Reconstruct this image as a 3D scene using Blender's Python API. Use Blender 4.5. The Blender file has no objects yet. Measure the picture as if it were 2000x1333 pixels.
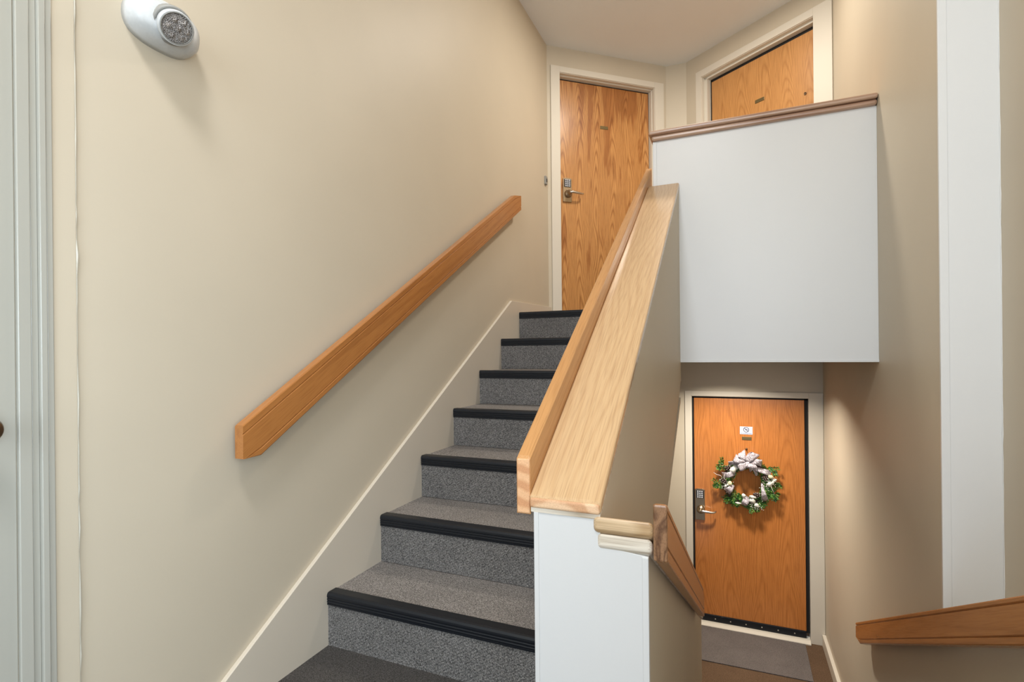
import bpy, bmesh, math, random
from mathutils import Matrix, Vector
random.seed(7)
sc = bpy.context.scene
COL = sc.collection

# ------------------------------------------------------------------ camera
cam = bpy.data.cameras.new('camera')
cam.sensor_fit = 'HORIZONTAL'; cam.sensor_width = 36.0
cam.lens = 36.0 * 1013.566 / 2000.0
cam.shift_x = 0.0; cam.shift_y = (689.32 - 666.5) / 2000.0
cam.clip_start = 0.02; cam.clip_end = 100
co = bpy.data.objects.new('camera', cam); COL.objects.link(co)
co.matrix_world = (Matrix.Rotation(0.40334, 4, 'Z') @ Matrix.Rotation(math.pi/2, 4, 'X')
                   @ Matrix.Rotation(-0.0099, 4, 'Z'))
sc.camera = co

# ------------------------------------------------------------------ world, lights, exposure
w = bpy.data.worlds.new('world'); sc.world = w; w.use_nodes = True
w.node_tree.nodes['Background'].inputs[0].default_value = (0.75, 0.85, 1.0, 1)
w.node_tree.nodes['Background'].inputs[1].default_value = 0.6
sc.view_settings.view_transform = 'Standard'; sc.view_settings.look = 'None'
sc.view_settings.exposure = 0.07; sc.view_settings.gamma = 1.0
sc.view_settings.use_curve_mapping = False

def area(name, loc, aim, power, color, sx, sy=None, shape='RECTANGLE', spread=180):
    l = bpy.data.lights.new(name, 'AREA'); l.energy = power; l.color = color
    l.shape = shape; l.size = sx
    if sy: l.size_y = sy
    l.spread = math.radians(spread)
    o = bpy.data.objects.new(name, l); COL.objects.link(o); o.location = loc
    o.rotation_euler = (Vector(aim) - Vector(loc)).to_track_quat('-Z', 'Y').to_euler()
    return o
def point(name, loc, power, color, rad):
    l = bpy.data.lights.new(name, 'POINT'); l.energy = power; l.color = color; l.shadow_soft_size = rad
    o = bpy.data.objects.new(name, l); COL.objects.link(o); o.location = loc
    return o
# daylight through the glazed entry door behind the camera
area('entry_daylight', (0.05, -3.05, 0.85), (0.0, 5, 0.85), 95, (0.78, 0.89, 1.0), 1.5, 2.9)
area('left_wall_fill', (0.84, -0.25, -0.2), (-1.5, 0.45, -0.5), 20, (0.68, 0.85, 1.0), 0.9, 1.7, 'RECTANGLE', 95)  # added fill from the right to brighten the left wall; no window there
# ceiling lamps: upper landing, middle landing, lower landing
area('upper_landing_lamp', (-0.25, 3.72, 2.71), (-0.25, 3.72, 0), 31, (1.0, 0.93, 0.82), 0.30, None, 'DISK')
area('middle_landing_lamp', (-0.45, -0.20, 2.70), (-0.45, -0.20, 0), 58, (0.97, 0.98, 1.0), 0.6, 0.6, 'RECTANGLE')
area('lower_landing_lamp', (-0.06, 4.36, -0.068), (-0.06, 4.36, -3), 23, (1.0, 0.92, 0.80), 0.16, None, 'DISK', 138)

# ------------------------------------------------------------------ materials
def nt(name):
    m = bpy.data.materials.new(name); m.use_nodes = True
    n = m.node_tree; b = n.nodes['Principled BSDF']
    return m, n, b
def N(n, t, **k):
    x = n.nodes.new(t)
    for a, v in k.items():
        if a.startswith('_'): setattr(x, a[1:], v)
        else: x.inputs[a].default_value = v
    return x
def L(n, a, b): n.links.new(a, b)
def coords(n, scale=(1,1,1), loc=(0,0,0)):
    tc = N(n, 'ShaderNodeTexCoord'); mp = N(n, 'ShaderNodeMapping')
    mp.inputs['Scale'].default_value = scale; mp.inputs['Location'].default_value = loc
    L(n, tc.outputs['Object'], mp.inputs['Vector']); return mp.outputs['Vector']
def ramp(n, fac, stops):
    r = N(n, 'ShaderNodeValToRGB'); e = r.color_ramp.elements
    while len(e) < len(stops): e.new(0.5)
    for q, (p, c) in zip(e, stops):
        q.position = p; q.color = (c[0], c[1], c[2], 1)
    L(n, fac, r.inputs['Fac']); return r.outputs['Color']
def bump(n, b, h, strength, dist):
    x = N(n, 'ShaderNodeBump', Strength=strength, Distance=dist)
    L(n, h, x.inputs['Height']); L(n, x.outputs['Normal'], b.inputs['Normal'])
def mixc(n, fac, a, b, mode='MIX'):
    m = N(n, 'ShaderNodeMix'); m.data_type = 'RGBA'; m.blend_type = mode
    for s, v in ((0, fac), (6, a), (7, b)):
        if hasattr(v, 'is_linked'): L(n, v, m.inputs[s])
        elif isinstance(v, (int, float)): m.inputs[s].default_value = v
        else: m.inputs[s].default_value = (v[0], v[1], v[2], 1)
    return m.outputs[2]
def srgb(r, g, b):
    f = lambda c: (c/255/12.92 if c/255 <= 0.04045 else ((c/255+0.055)/1.055)**2.4)
    return (f(r), f(g), f(b))

def paint(name, col, rough=0.45, bs=0.12, var=0.04, spec=0.5):
    m, n, b = nt(name)
    v = coords(n)
    big = N(n, 'ShaderNodeTexNoise', Scale=1.7, Detail=3.0); L(n, v, big.inputs['Vector'])
    c2 = tuple(c*(1-var*2.2) for c in col)
    L(n, mixc(n, big.outputs['Fac'], tuple(c*(1+var) for c in col), c2), b.inputs['Base Color'])
    fine = N(n, 'ShaderNodeTexNoise', Scale=190.0, Detail=2.0); L(n, v, fine.inputs['Vector'])
    bump(n, b, fine.outputs['Fac'], bs, 0.0015)
    b.inputs['Roughness'].default_value = rough
    b.inputs['Specular IOR Level'].default_value = spec
    return m

def carpet(name, dark, light, ribs=False):
    m, n, b = nt(name)
    v = coords(n)
    a = N(n, 'ShaderNodeTexNoise', Scale=210.0, Detail=3.0, Roughness=0.75); L(n, v, a.inputs['Vector'])
    vo = N(n, 'ShaderNodeTexVoronoi', Scale=190.0); L(n, v, vo.inputs['Vector'])
    mid = tuple((x+y)/2 for x, y in zip(dark, light))
    c = ramp(n, a.outputs['Fac'], [(0.32, dark), (0.52, mid), (0.72, light)])
    c = mixc(n, 0.35, c, ramp(n, vo.outputs['Distance'], [(0.0, light), (0.55, dark)]))
    big = N(n, 'ShaderNodeTexNoise', Scale=5.0, Detail=3.0); L(n, v, big.inputs['Vector'])
    c = mixc(n, 0.25, c, ramp(n, big.outputs['Fac'], [(0.3, (0.6,0.6,0.6)), (0.7, (1.25,1.25,1.25))]), 'MULTIPLY')
    L(n, c, b.inputs['Base Color'])
    h = a.outputs['Fac']
    if ribs:
        tc = N(n, 'ShaderNodeTexCoord'); mp = N(n, 'ShaderNodeMapping')
        mp.inputs['Rotation'].default_value = (0, math.radians(32), 0)
        L(n, tc.outputs['Object'], mp.inputs['Vector'])
        wv = N(n, 'ShaderNodeTexWave', Scale=32.0, Distortion=5.0, Detail=2.0); wv.bands_direction = 'Z'
        wv.inputs['Detail Scale'].default_value = 6.0
        L(n, mp.outputs['Vector'], wv.inputs['Vector'])
        ad = N(n, 'ShaderNodeMath'); ad.operation = 'MULTIPLY_ADD'
        L(n, wv.outputs['Fac'], ad.inputs[0]); ad.inputs[1].default_value = 0.6; L(n, h, ad.inputs[2]); h = ad.outputs[0]
    bump(n, b, h, 0.75, 0.004)
    b.inputs['Roughness'].default_value = 0.95
    b.inputs['Specular IOR Level'].default_value = 0.1
    return m

def oak(name, light, dark, axis='X', rings=9.0, across=6.0, along=0.45, seed=0.0, rough=0.28, pore=0.35, stain=None, contrast=1.0, cath=None, lowf=0.35):
    m, n, b = nt(name)
    ai = 'XYZ'.index(axis)
    s = [across]*3; s[ai] = along
    v = coords(n, tuple(s), (seed, seed*1.7, seed*0.6))
    a = N(n, 'ShaderNodeTexNoise', Scale=1.0, Detail=1.5, Roughness=0.4, Distortion=0.35); L(n, v, a.inputs['Vector'])
    mu = N(n, 'ShaderNodeMath'); mu.operation = 'MULTIPLY'; L(n, a.outputs['Fac'], mu.inputs[0]); mu.inputs[1].default_value = rings
    if cath:
        # plain-sawn leaf: nested arches F = c*u^2 + s*along + wobble, u = place across the leaf
        lw, off, cc, ss = cath
        tc0 = N(n, 'ShaderNodeTexCoord'); sp = N(n, 'ShaderNodeSeparateXYZ'); L(n, tc0.outputs['Object'], sp.inputs[0])
        vw = coords(n, tuple((3.0 if k != ai else 1.1) for k in range(3)), (seed, seed, 0))
        wx = N(n, 'ShaderNodeTexNoise', Scale=1.0, Detail=1.0); L(n, vw, wx.inputs['Vector'])
        q0 = N(n, 'ShaderNodeMath'); q0.operation = 'MULTIPLY_ADD'; L(n, wx.outputs['Fac'], q0.inputs[0]); q0.inputs[1].default_value = lw*0.9; L(n, sp.outputs['X'], q0.inputs[2])
        q1 = N(n, 'ShaderNodeMath'); q1.operation = 'MULTIPLY_ADD'; L(n, q0.outputs[0], q1.inputs[0]); q1.inputs[1].default_value = 1/lw; q1.inputs[2].default_value = off
        q2 = N(n, 'ShaderNodeMath'); q2.operation = 'FRACT'; L(n, q1.outputs[0], q2.inputs[0])
        q3 = N(n, 'ShaderNodeMath'); q3.operation = 'SUBTRACT'; L(n, q2.outputs[0], q3.inputs[0]); q3.inputs[1].default_value = 0.5
        q4 = N(n, 'ShaderNodeMath'); q4.operation = 'MULTIPLY'; L(n, q3.outputs[0], q4.inputs[0]); L(n, q3.outputs[0], q4.inputs[1])
        q5 = N(n, 'ShaderNodeMath'); q5.operation = 'MULTIPLY_ADD'; L(n, q4.outputs[0], q5.inputs[0]); q5.inputs[1].default_value = cc; L(n, mu.outputs[0], q5.inputs[2])
        q6 = N(n, 'ShaderNodeMath'); q6.operation = 'MULTIPLY_ADD'; L(n, sp.outputs['XYZ'[ai]], q6.inputs[0]); q6.inputs[1].default_value = ss; L(n, q5.outputs[0], q6.inputs[2])
        mu = q6
    s2 = [55.0]*3; s2[ai] = 2.2
    v2 = coords(n, tuple(s2), (seed, 0, 0))
    wob = N(n, 'ShaderNodeTexNoise', Scale=1.0, Detail=2.0); L(n, v2, wob.inputs['Vector'])
    ma = N(n, 'ShaderNodeMath'); ma.operation = 'MULTIPLY_ADD'; L(n, wob.outputs['Fac'], ma.inputs[0]); ma.inputs[1].default_value = 0.32 if cath else 0.55
    L(n, mu.outputs[0], ma.inputs[2])
    fr = N(n, 'ShaderNodeMath'); fr.operation = 'FRACT'; L(n, ma.outputs[0], fr.inputs[0])
    mid = tuple(l*(1-0.42*contrast)+d*0.42*contrast for l, d in zip(light, dark))
    dk = tuple(l*(1-contrast)+d*contrast for l, d in zip(light, dark)) if contrast <= 1 else dark
    c = ramp(n, fr.outputs[0], [(0.0, mid), (0.18, light), (0.55, light), (0.86, dk), (1.0, mid)])
    s3 = [420.0]*3; s3[ai] = 9.0
    v3 = coords(n, tuple(s3), (seed, 0, 0))
    po = N(n, 'ShaderNodeTexNoise', Scale=1.0, Detail=2.0); L(n, v3, po.inputs['Vector'])
    c = mixc(n, pore, c, ramp(n, po.outputs['Fac'], [(0.36, (0.52,0.42,0.34)), (0.5, (1,1,1)), (0.7, (1.1,1.1,1.1))]), 'MULTIPLY')
    s4 = [3.0]*3; s4[ai] = 0.8
    v4 = coords(n, tuple(s4), (seed*3, 0, 0))
    lo = N(n, 'ShaderNodeTexNoise', Scale=1.0, Detail=2.0); L(n, v4, lo.inputs['Vector'])
    c = mixc(n, lowf, c, ramp(n, lo.outputs['Fac'], [(0.3, (0.78,0.74,0.7)), (0.7, (1.15,1.15,1.15))]), 'MULTIPLY')
    if stain:
        # weathered dark finish in ragged streaks: where (local z) it starts, and its colour
        z0, z1, scol = stain
        tc = N(n, 'ShaderNodeTexCoord'); sx = N(n, 'ShaderNodeSeparateXYZ'); L(n, tc.outputs['Object'], sx.inputs[0])
        mr = N(n, 'ShaderNodeMapRange'); L(n, sx.outputs['Z'], mr.inputs['Value'])
        mr.inputs['From Min'].default_value = z0; mr.inputs['From Max'].default_value = z1
        v5 = coords(n, (11.0, 11.0, 1.6), (seed, 3, 0))
        st = N(n, 'ShaderNodeTexNoise', Scale=1.0, Detail=3.0, Roughness=0.6, Distortion=0.6); L(n, v5, st.inputs['Vector'])
        s_ = N(n, 'ShaderNodeMath'); s_.operation = 'MULTIPLY_ADD'; L(n, mr.outputs[0], s_.inputs[0]); s_.inputs[1].default_value = 0.22
        L(n, st.outputs['Fac'], s_.inputs[2])
        mk = ramp(n, s_.outputs[0], [(0.62, (0,0,0)), (0.70, (1,1,1))])
        g = N(n, 'ShaderNodeRGBToBW'); L(n, mk, g.inputs[0])
        k = N(n, 'ShaderNodeMath'); k.operation = 'MULTIPLY'; k.inputs[1].default_value = 0.75; L(n, g.outputs[0], k.inputs[0])
        c = mixc(n, k.outputs[0], c, mixc(n, 1.0, c, scol, 'MULTIPLY'))
    L(n, c, b.inputs['Base Color'])
    bump(n, b, po.outputs['Fac'], 0.12, 0.0006)
    b.inputs['Roughness'].default_value = rough
    b.inputs['Coat Weight'].default_value = 0.25; b.inputs['Coat Roughness'].default_value = 0.2
    return m

def plain(name, col, rough=0.5, metal=0.0, bs=0.05, sc_=120.0, spec=0.5):
    m, n, b = nt(name)
    v = coords(n)
    a = N(n, 'ShaderNodeTexNoise', Scale=sc_, Detail=2.0); L(n, v, a.inputs['Vector'])
    L(n, mixc(n, a.outputs['Fac'], tuple(c*0.92 for c in col), tuple(min(1, c*1.06) for c in col)), b.inputs['Base Color'])
    b.inputs['Roughness'].default_value = rough; b.inputs['Metallic'].default_value = metal
    b.inputs['Specular IOR Level'].default_value = spec
    if bs: bump(n, b, a.outputs['Fac'], bs, 0.0006)
    return m

M = {}
M['wall'] = paint('beige_wall_paint', srgb(207, 195, 174), 0.5, 0.08, spec=0.4)
M['wall_low'] = paint('beige_wall_paint_lower', srgb(207, 195, 174), 0.5, 0.08, spec=0.4)
M['white'] = paint('white_semi_gloss_paint', srgb(226, 226, 224), 0.35, 0.06, 0.015)
M['white_dimmed'] = paint('white_paint_dimmed', srgb(214, 213, 211), 0.38, 0.06, 0.015)  # same white paint, darkened in colour to offset too much light on this face
M['cream'] = paint('cream_trim_paint', srgb(222, 214, 199), 0.5, 0.05, 0.02, 0.3)
M['skirt'] = paint('beige_skirt_paint', srgb(216, 205, 188), 0.33, 0.05, 0.02)
M['casing'] = paint('pale_grey_trim_paint', srgb(177, 175, 165), 0.3, 0.05, 0.02)
M['ceiling'] = paint('ceiling_paint', srgb(238, 239, 238), 0.8, 0.4, 0.02, 0.2)
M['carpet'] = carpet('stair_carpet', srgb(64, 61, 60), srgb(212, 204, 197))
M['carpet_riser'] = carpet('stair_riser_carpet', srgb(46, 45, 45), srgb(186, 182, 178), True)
M['carpet_floor'] = carpet('landing_carpet', srgb(50, 47, 46), srgb(120, 116, 112))
M['carpet_brown'] = carpet('lower_carpet', srgb(78, 60, 46), srgb(140, 114, 90))
M['mat'] = carpet('grey_door_mat', srgb(82, 76, 74), srgb(150, 142, 138))
M['rubber'] = plain('black_rubber', (0.007, 0.009, 0.013), 0.42, 0, 0.15, 60, 0.4)
M['black'] = plain('black_gasket', (0.01, 0.009, 0.008), 0.7)
M['rail'] = oak('oak_rail', srgb(181, 120, 64), srgb(146, 90, 44), 'Y', 5, 12, 0.35, 1.3, 0.27, 0.3, None, 0.45)
M['edge'] = oak('oak_edge_board', srgb(200, 148, 94), srgb(168, 114, 64), 'Y', 5, 12, 0.35, 7.3, 0.27, 0.3, None, 0.45)
M['cap'] = oak('oak_cap_board', srgb(208, 174, 132), srgb(184, 144, 100), 'Y', 4, 5.0, 0.4, 4.1, 0.2, 0.3, None, 0.34, (0.26, 0.55, 14.0, 1.6), 0.3)
M['cap_worn'] = oak('oak_cap_worn', srgb(214, 186, 148), srgb(180, 146, 104), 'X', 7, 9, 3.0, 2.2, 0.4, 0.4)
M['washed'] = oak('whitewashed_oak', srgb(222, 212, 196), srgb(186, 170, 148), 'X', 7, 10, 1.2, 6.2, 0.4, 0.4)
M['guardcap'] = oak('pinkish_oak_moulding', srgb(196, 164, 140), srgb(160, 122, 98), 'X', 5, 9, 0.5, 8.2, 0.3, 0.35)
M['door_a'] = oak('oak_veneer_streaked', srgb(206, 149, 88), srgb(150, 92, 42), 'Z', 9, 4.0, 0.8, 2.7, 0.33, 0.5, (1.5, 2.5, (0.62, 0.46, 0.34)), 0.75, (0.17, 0.1, 26.0, 5.0))
M['door_b'] = oak('oak_veneer_light', srgb(204, 148, 88), srgb(164, 106, 52), 'Z', 8, 4.0, 0.9, 9.4, 0.33, 0.4, None, 0.48, (0.20, 0.35, 24.0, 7.0))
M['door_c'] = oak('oak_veneer_orange', srgb(204, 130, 68), srgb(150, 86, 38), 'Z', 7, 4.0, 0.6, 5.9, 0.2, 0.4, None, 0.34, (0.22, 0.2, 22.0, 3.5))
M['metal'] = plain('satin_nickel', (0.40, 0.31, 0.21), 0.34, 1.0, 0.02)
M['bright_metal'] = plain('bright_nickel', (0.66, 0.62, 0.56), 0.3, 1.0, 0.02)
M['keypad'] = plain('keypad_black', (0.02, 0.022, 0.03), 0.4)
M['key'] = plain('key_white', srgb(220, 222, 228), 0.4)
M['brass'] = plain('tarnished_brass', srgb(120, 104, 70), 0.4, 0.6, 0.05)
M['bronze'] = plain('brown_bronze', srgb(104, 82, 60), 0.35, 0.7, 0.02)
M['plastic'] = plain('white_plastic', srgb(206, 208, 208), 0.35, 0, 0.02)
M['recess'] = plain('grey_plastic', srgb(150, 148, 142), 0.5)
M['card'] = plain('white_card', srgb(214, 220, 235), 0.4)
M['ink'] = plain('navy_ink', srgb(45, 40, 80), 0.5)
M['blueink'] = plain('blue_ink', srgb(60, 110, 170), 0.5)
M['petal'] = plain('white_felt', srgb(228, 228, 218), 0.8)
M['creamball'] = plain('cream_felt', srgb(226, 222, 180), 0.8)
M['cone'] = plain('pine_cone_brown', srgb(74, 52, 44), 0.7)
M['twig'] = plain('white_twig', srgb(222, 212, 205), 0.7)
M['caulk'] = plain('caulk', srgb(224, 220, 206), 0.4)

def leaf_mat():
    m, n, b = nt('evergreen_leaves')
    v = coords(n)
    a = N(n, 'ShaderNodeTexNoise', Scale=45.0, Detail=2.0); L(n, v, a.inputs['Vector'])
    c = ramp(n, a.outputs['Fac'], [(0.3, srgb(16, 52, 24)), (0.5, srgb(50, 104, 34)), (0.66, srgb(118, 158, 58)), (0.76, srgb(196, 214, 170))])
    L(n, c, b.inputs['Base Color']); b.inputs['Roughness'].default_value = 0.45
    return m
M['leaf'] = leaf_mat()
def ribbon_mat():
    m, n, b = nt('snowflake_ribbon')
    v = coords(n)
    a = N(n, 'ShaderNodeTexVoronoi', Scale=80.0); L(n, v, a.inputs['Vector'])
    c = ramp(n, a.outputs['Distance'], [(0.0, srgb(238, 236, 242)), (0.30, srgb(226, 222, 232)), (0.42, srgb(170, 160, 165)), (1.0, srgb(152, 143, 152))])
    L(n, c, b.inputs['Base Color']); b.inputs['Roughness'].default_value = 0.55
    return m
M['ribbon'] = ribbon_mat()
def end_grain(name, light, dark, cx, cz, k=150.0):
    m, n, b = nt(name)
    tc = N(n, 'ShaderNodeTexCoord'); mp = N(n, 'ShaderNodeMapping'); mp.inputs['Location'].default_value = (cx, 0, cz)
    mp.inputs['Scale'].default_value = (1, 0.2, 1)
    L(n, tc.outputs['Object'], mp.inputs['Vector'])
    wv = N(n, 'ShaderNodeTexWave', Scale=k*0.05, Distortion=1.2, Detail=2.0); wv.wave_type = 'RINGS'; wv.rings_direction = 'Y'
    wv.inputs['Detail Scale'].default_value = 3.0
    L(n, mp.outputs['Vector'], wv.inputs['Vector'])
    fi = N(n, 'ShaderNodeTexNoise', Scale=420.0, Detail=2.0); L(n, tc.outputs['Object'], fi.inputs['Vector'])
    c = ramp(n, wv.outputs['Fac'], [(0.2, light), (0.8, dark)])
    c = mixc(n, 0.35, c, ramp(n, fi.outputs['Fac'], [(0.35, (0.7,0.62,0.56)), (0.6, (1.1,1.1,1.1))]), 'MULTIPLY')
    L(n, c, b.inputs['Base Color']); b.inputs['Roughness'].default_value = 0.55
    return m
M['end_cap'] = end_grain('oak_end_grain', srgb(228, 190, 152), srgb(204, 156, 116), 0.02, 0.13, 170)
M['end_board'] = end_grain('oak_board_end_grain', srgb(226, 178, 134), srgb(206, 150, 106), 0.05, 0.3, 190)
def lens_mat():
    m, n, b = nt('prismatic_lens')
    v = coords(n)
    a = N(n, 'ShaderNodeTexVoronoi', Scale=420.0); L(n, v, a.inputs['Vector'])
    c = ramp(n, a.outputs['Distance'], [(0.0, (0.85,0.84,0.84)), (0.35, (0.50,0.47,0.45)), (0.8, (0.26,0.24,0.23))])
    L(n, c, b.inputs['Base Color']); b.inputs['Roughness'].default_value = 0.15; b.inputs['Metallic'].default_value = 0.55
    bump(n, b, a.outputs['Distance'], 0.9, 0.004)
    return m
M['lens'] = lens_mat()

# ------------------------------------------------------------------ mesh helpers
class G:
    def __init__(s): s.v = []; s.f = []; s.sm = []
    def add(s, vs, fs, smooth=False):
        o = len(s.v); s.v += [tuple(p) for p in vs]
        s.f += [tuple(i+o for i in f) for f in fs]; s.sm += [smooth]*len(fs); return s
    def box(s, x0, x1, y0, y1, z0, z1):
        return s.add([(x0,y0,z0),(x1,y0,z0),(x1,y1,z0),(x0,y1,z0),(x0,y0,z1),(x1,y0,z1),(x1,y1,z1),(x0,y1,z1)],
                     [(0,3,2,1),(4,5,6,7),(0,1,5,4),(1,2,6,5),(2,3,7,6),(3,0,4,7)])
    def prism(s, poly, a, b, axis='x'):
        # poly of 2-D points swept along an axis: x -> (y,z), y -> (x,z), z -> (x,y)
        def P(q, t):
            return {'x': (t, q[0], q[1]), 'y': (q[0], t, q[1]), 'z': (q[0], q[1], t)}[axis]
        n = len(poly); vs = [P(q, a) for q in poly] + [P(q, b) for q in poly]
        return s.add(vs, [tuple(range(n))[::-1], tuple(range(n, 2*n))] + [(i, (i+1) % n, n+(i+1) % n, n+i) for i in range(n)])
    def loft(s, secs, smooth=False, cap=True, closed=True):
        n = len(secs[0]); vs = [p for q in secs for p in q]; fs = []
        for k in range(len(secs)-1):
            for i in range(n if closed else n-1):
                j = (i+1) % n; fs.append((k*n+i, k*n+j, (k+1)*n+j, (k+1)*n+i))
        s.add(vs, fs, smooth)
        if cap:
            o = len(s.v) - len(vs); m_ = (len(secs)-1)*n
            s.f += [tuple(o+i for i in range(n))[::-1], tuple(o+m_+i for i in range(n))]; s.sm += [False, False]
        return s
    def tube(s, pts, r, seg=8, smooth=True):
        pts = [Vector(p) for p in pts]; rs = r if isinstance(r, (list, tuple)) else [r]*len(pts)
        secs = []; up = Vector((0, 0, 1))
        for i, p in enumerate(pts):
            d = (pts[min(i+1, len(pts)-1)] - pts[max(i-1, 0)]).normalized()
            u = up if abs(d.dot(up)) < 0.9 else Vector((1, 0, 0))
            a = d.cross(u).normalized(); b_ = a.cross(d)
            secs.append([p + (a*math.cos(t) + b_*math.sin(t))*rs[i] for t in (2*math.pi*k/seg for k in range(seg))])
        return s.loft(secs, smooth)
    def lathe(s, prof, o, d, seg=24, smooth=True):
        d = Vector(d).normalized(); o = Vector(o)
        u = Vector((0, 0, 1)) if abs(d.z) < 0.9 else Vector((1, 0, 0))
        a = d.cross(u).normalized(); b_ = a.cross(d)
        return s.loft([[o + d*h + (a*math.cos(t) + b_*math.sin(t))*max(r, 1e-5) for t in (2*math.pi*k/seg for k in range(seg))] for r, h in prof], smooth)
    def blob(s, c, r, ax=None, seg=10, rings=6):
        R = ax or Matrix.Identity(3); secs = []
        for i in range(rings+1):
            th = math.pi*i/rings
            secs.append([Vector(c) + R @ Vector((r[0]*math.sin(th)*math.cos(t), r[1]*math.sin(th)*math.sin(t), r[2]*math.cos(th))) for t in (2*math.pi*k/seg for k in range(seg))])
        return s.loft(secs, True, False)
    def obj(s, name, mat, parent=None, frame=None, bevel=0, seg=2, solid=0, local=False):
        inv = frame.inverted() if frame is not None and not local else None
        vs = [inv @ Vector(p) for p in s.v] if inv else s.v
        me = bpy.data.meshes.new(name); me.from_pydata(vs, [], s.f); me.validate()
        if len(me.polygons) == len(s.sm): me.polygons.foreach_set('use_smooth', s.sm)
        bm = bmesh.new(); bm.from_mesh(me)
        bmesh.ops.remove_doubles(bm, verts=bm.verts, dist=1e-6)
        if not solid: bmesh.ops.recalc_face_normals(bm, faces=bm.faces)
        bm.to_mesh(me); bm.free()
        me.materials.append(mat)
        o = bpy.data.objects.new(name, me); COL.objects.link(o)
        if parent: o.parent = parent
        elif frame is not None: o.matrix_world = frame
        if solid:
            x = o.modifiers.new('thick', 'SOLIDIFY'); x.thickness = solid; x.offset = 0
        if bevel:
            x = o.modifiers.new('bevel', 'BEVEL'); x.width = bevel; x.segments = seg; x.limit_method = 'ANGLE'; x.angle_limit = math.radians(40)
        return o

def tag(o, label=None, cat=None, group=None, kind=None):
    if label: o['label'] = label
    if cat: o['category'] = cat
    if group: o['group'] = group
    if kind: o['kind'] = kind
    return o
def thing(name, frame, label, cat, group=None, kind=None):
    o = bpy.data.objects.new(name, None); COL.objects.link(o)
    o.empty_display_size = 0.1; o.matrix_world = frame
    return tag(o, label, cat, group, kind)
def T(x, y, z): return Matrix.Translation((x, y, z))
def struct(o, label=None, cat=None): return tag(o, label, cat, None, 'structure')

# ------------------------------------------------------------------ dimensions (eye height is z = 0, camera stands at x = y = 0)
XL = -1.504          # left wall
XS = -1.486          # face of the skirt board, left end of the steps
XP, XQ, XK = -0.452, -0.288, -0.179   # stair wall left face, right face, right face of its low shoulder
XR, XR2 = 0.690, 0.860
YF, YG, YD = 1.194, 3.202, 5.034      # stair wall front, guard wall front, lower door wall
Y0, Z0, TR, RI = 1.595, -0.944, 0.33845, 0.20773
ZMID, ZLOW, ZUP, ZC = Z0-RI, -2.490, Z0+6*RI, 2.734

# ------------------------------------------------------------------ room shell
struct(G().box(XL, XR2, -3.2, 1.14, ZMID-0.2, ZMID).box(XL, XP, 1.14, Y0+0.02, ZMID-0.2, ZMID).obj('floor', M['carpet_floor']),
       'dark grey carpet of the middle landing at the foot of the stairs', 'floor')
struct(G().box(XL-0.2, XR, 3.0, 5.3, ZLOW-0.1, ZLOW).obj('floor_lower', M['carpet_brown']), 'brown carpet of the lower landing in front of the wreath door', 'floor')
g = G()
for k in range(6):
    z = ZMID - (k+1)*(ZMID-ZLOW)/7; y = 1.14 + k*0.36
    g.box(XK, XR, y, 3.0+0.01 if k == 5 else y+0.37, z-0.25, z)
struct(g.obj('floor_steps', M['carpet_brown']), 'brown carpeted steps going down to the lower landing', 'floor')
struct(G().box(XP+0.02, XR, YG+0.12, 5.4, -0.06, ZUP).box(XL, XP+0.02, Y0+6*TR+0.012, 5.4, -0.06, ZUP-0.012).obj('floor_upper', M['carpet']),
       'upper landing floor slab', 'floor')
struct(G().box(XL-0.1, XR2+0.1, -3.3, 5.5, ZC, ZC+0.1).obj('ceiling', M['ceiling']), 'off white ceiling above the upper landing', 'ceiling')
struct(G().box(XL-0.1, XL, -3.3, 5.5, ZLOW-0.1, ZC).obj('wall_left', M['wall']), 'long beige wall on the left carrying a handrail', 'wall')
struct(G().box(XR, XR2+0.1, 2.338, 5.4, ZLOW-0.1, ZC)
       .prism([(0.6, ZLOW-0.1), (2.338, ZLOW-0.1), (2.338, -0.99), (0.6, -0.09)], XR, XR2+0.1).obj('wall_right', M['wall']),
       'beige wall on the right of the stairwell beside the guard wall', 'wall')
struct(G().box(XR2, XR2+0.1, -3.3, 2.338, ZMID-0.2, ZC).obj('wall_entry_right', M['wall']), 'narrow strip of beige wall at the right edge of the photo', 'wall')
struct(G().box(XR, XR2, 2.330, 2.338, -1.05, ZC).box(XR-0.003, XR+0.023, 2.327, 2.338, -1.05, ZC).obj('trim_1', M['white'], bevel=0.001),
       'tall white return face of the right wall', 'trim')
struct(G().box(XL, XR, YD, YD+0.02, -0.415, -0.05).box(XL, -0.357, YD, YD+0.02, ZLOW, -0.415).box(0.580, XR, YD, YD+0.02, ZLOW, -0.415)
       .obj('wall_lower', M['wall_low']), 'beige wall around the lower door', 'wall')
# back wall with the glazed entry
struct(G().box(XL, -0.80, -3.3, -3.2, ZMID, ZC).box(0.80, XR2, -3.3, -3.2, ZMID, ZC).box(-0.80, 0.80, -3.3, -3.2, 2.3, ZC).obj('wall_back', M['wall']), 'wall behind the camera', 'wall')

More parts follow.
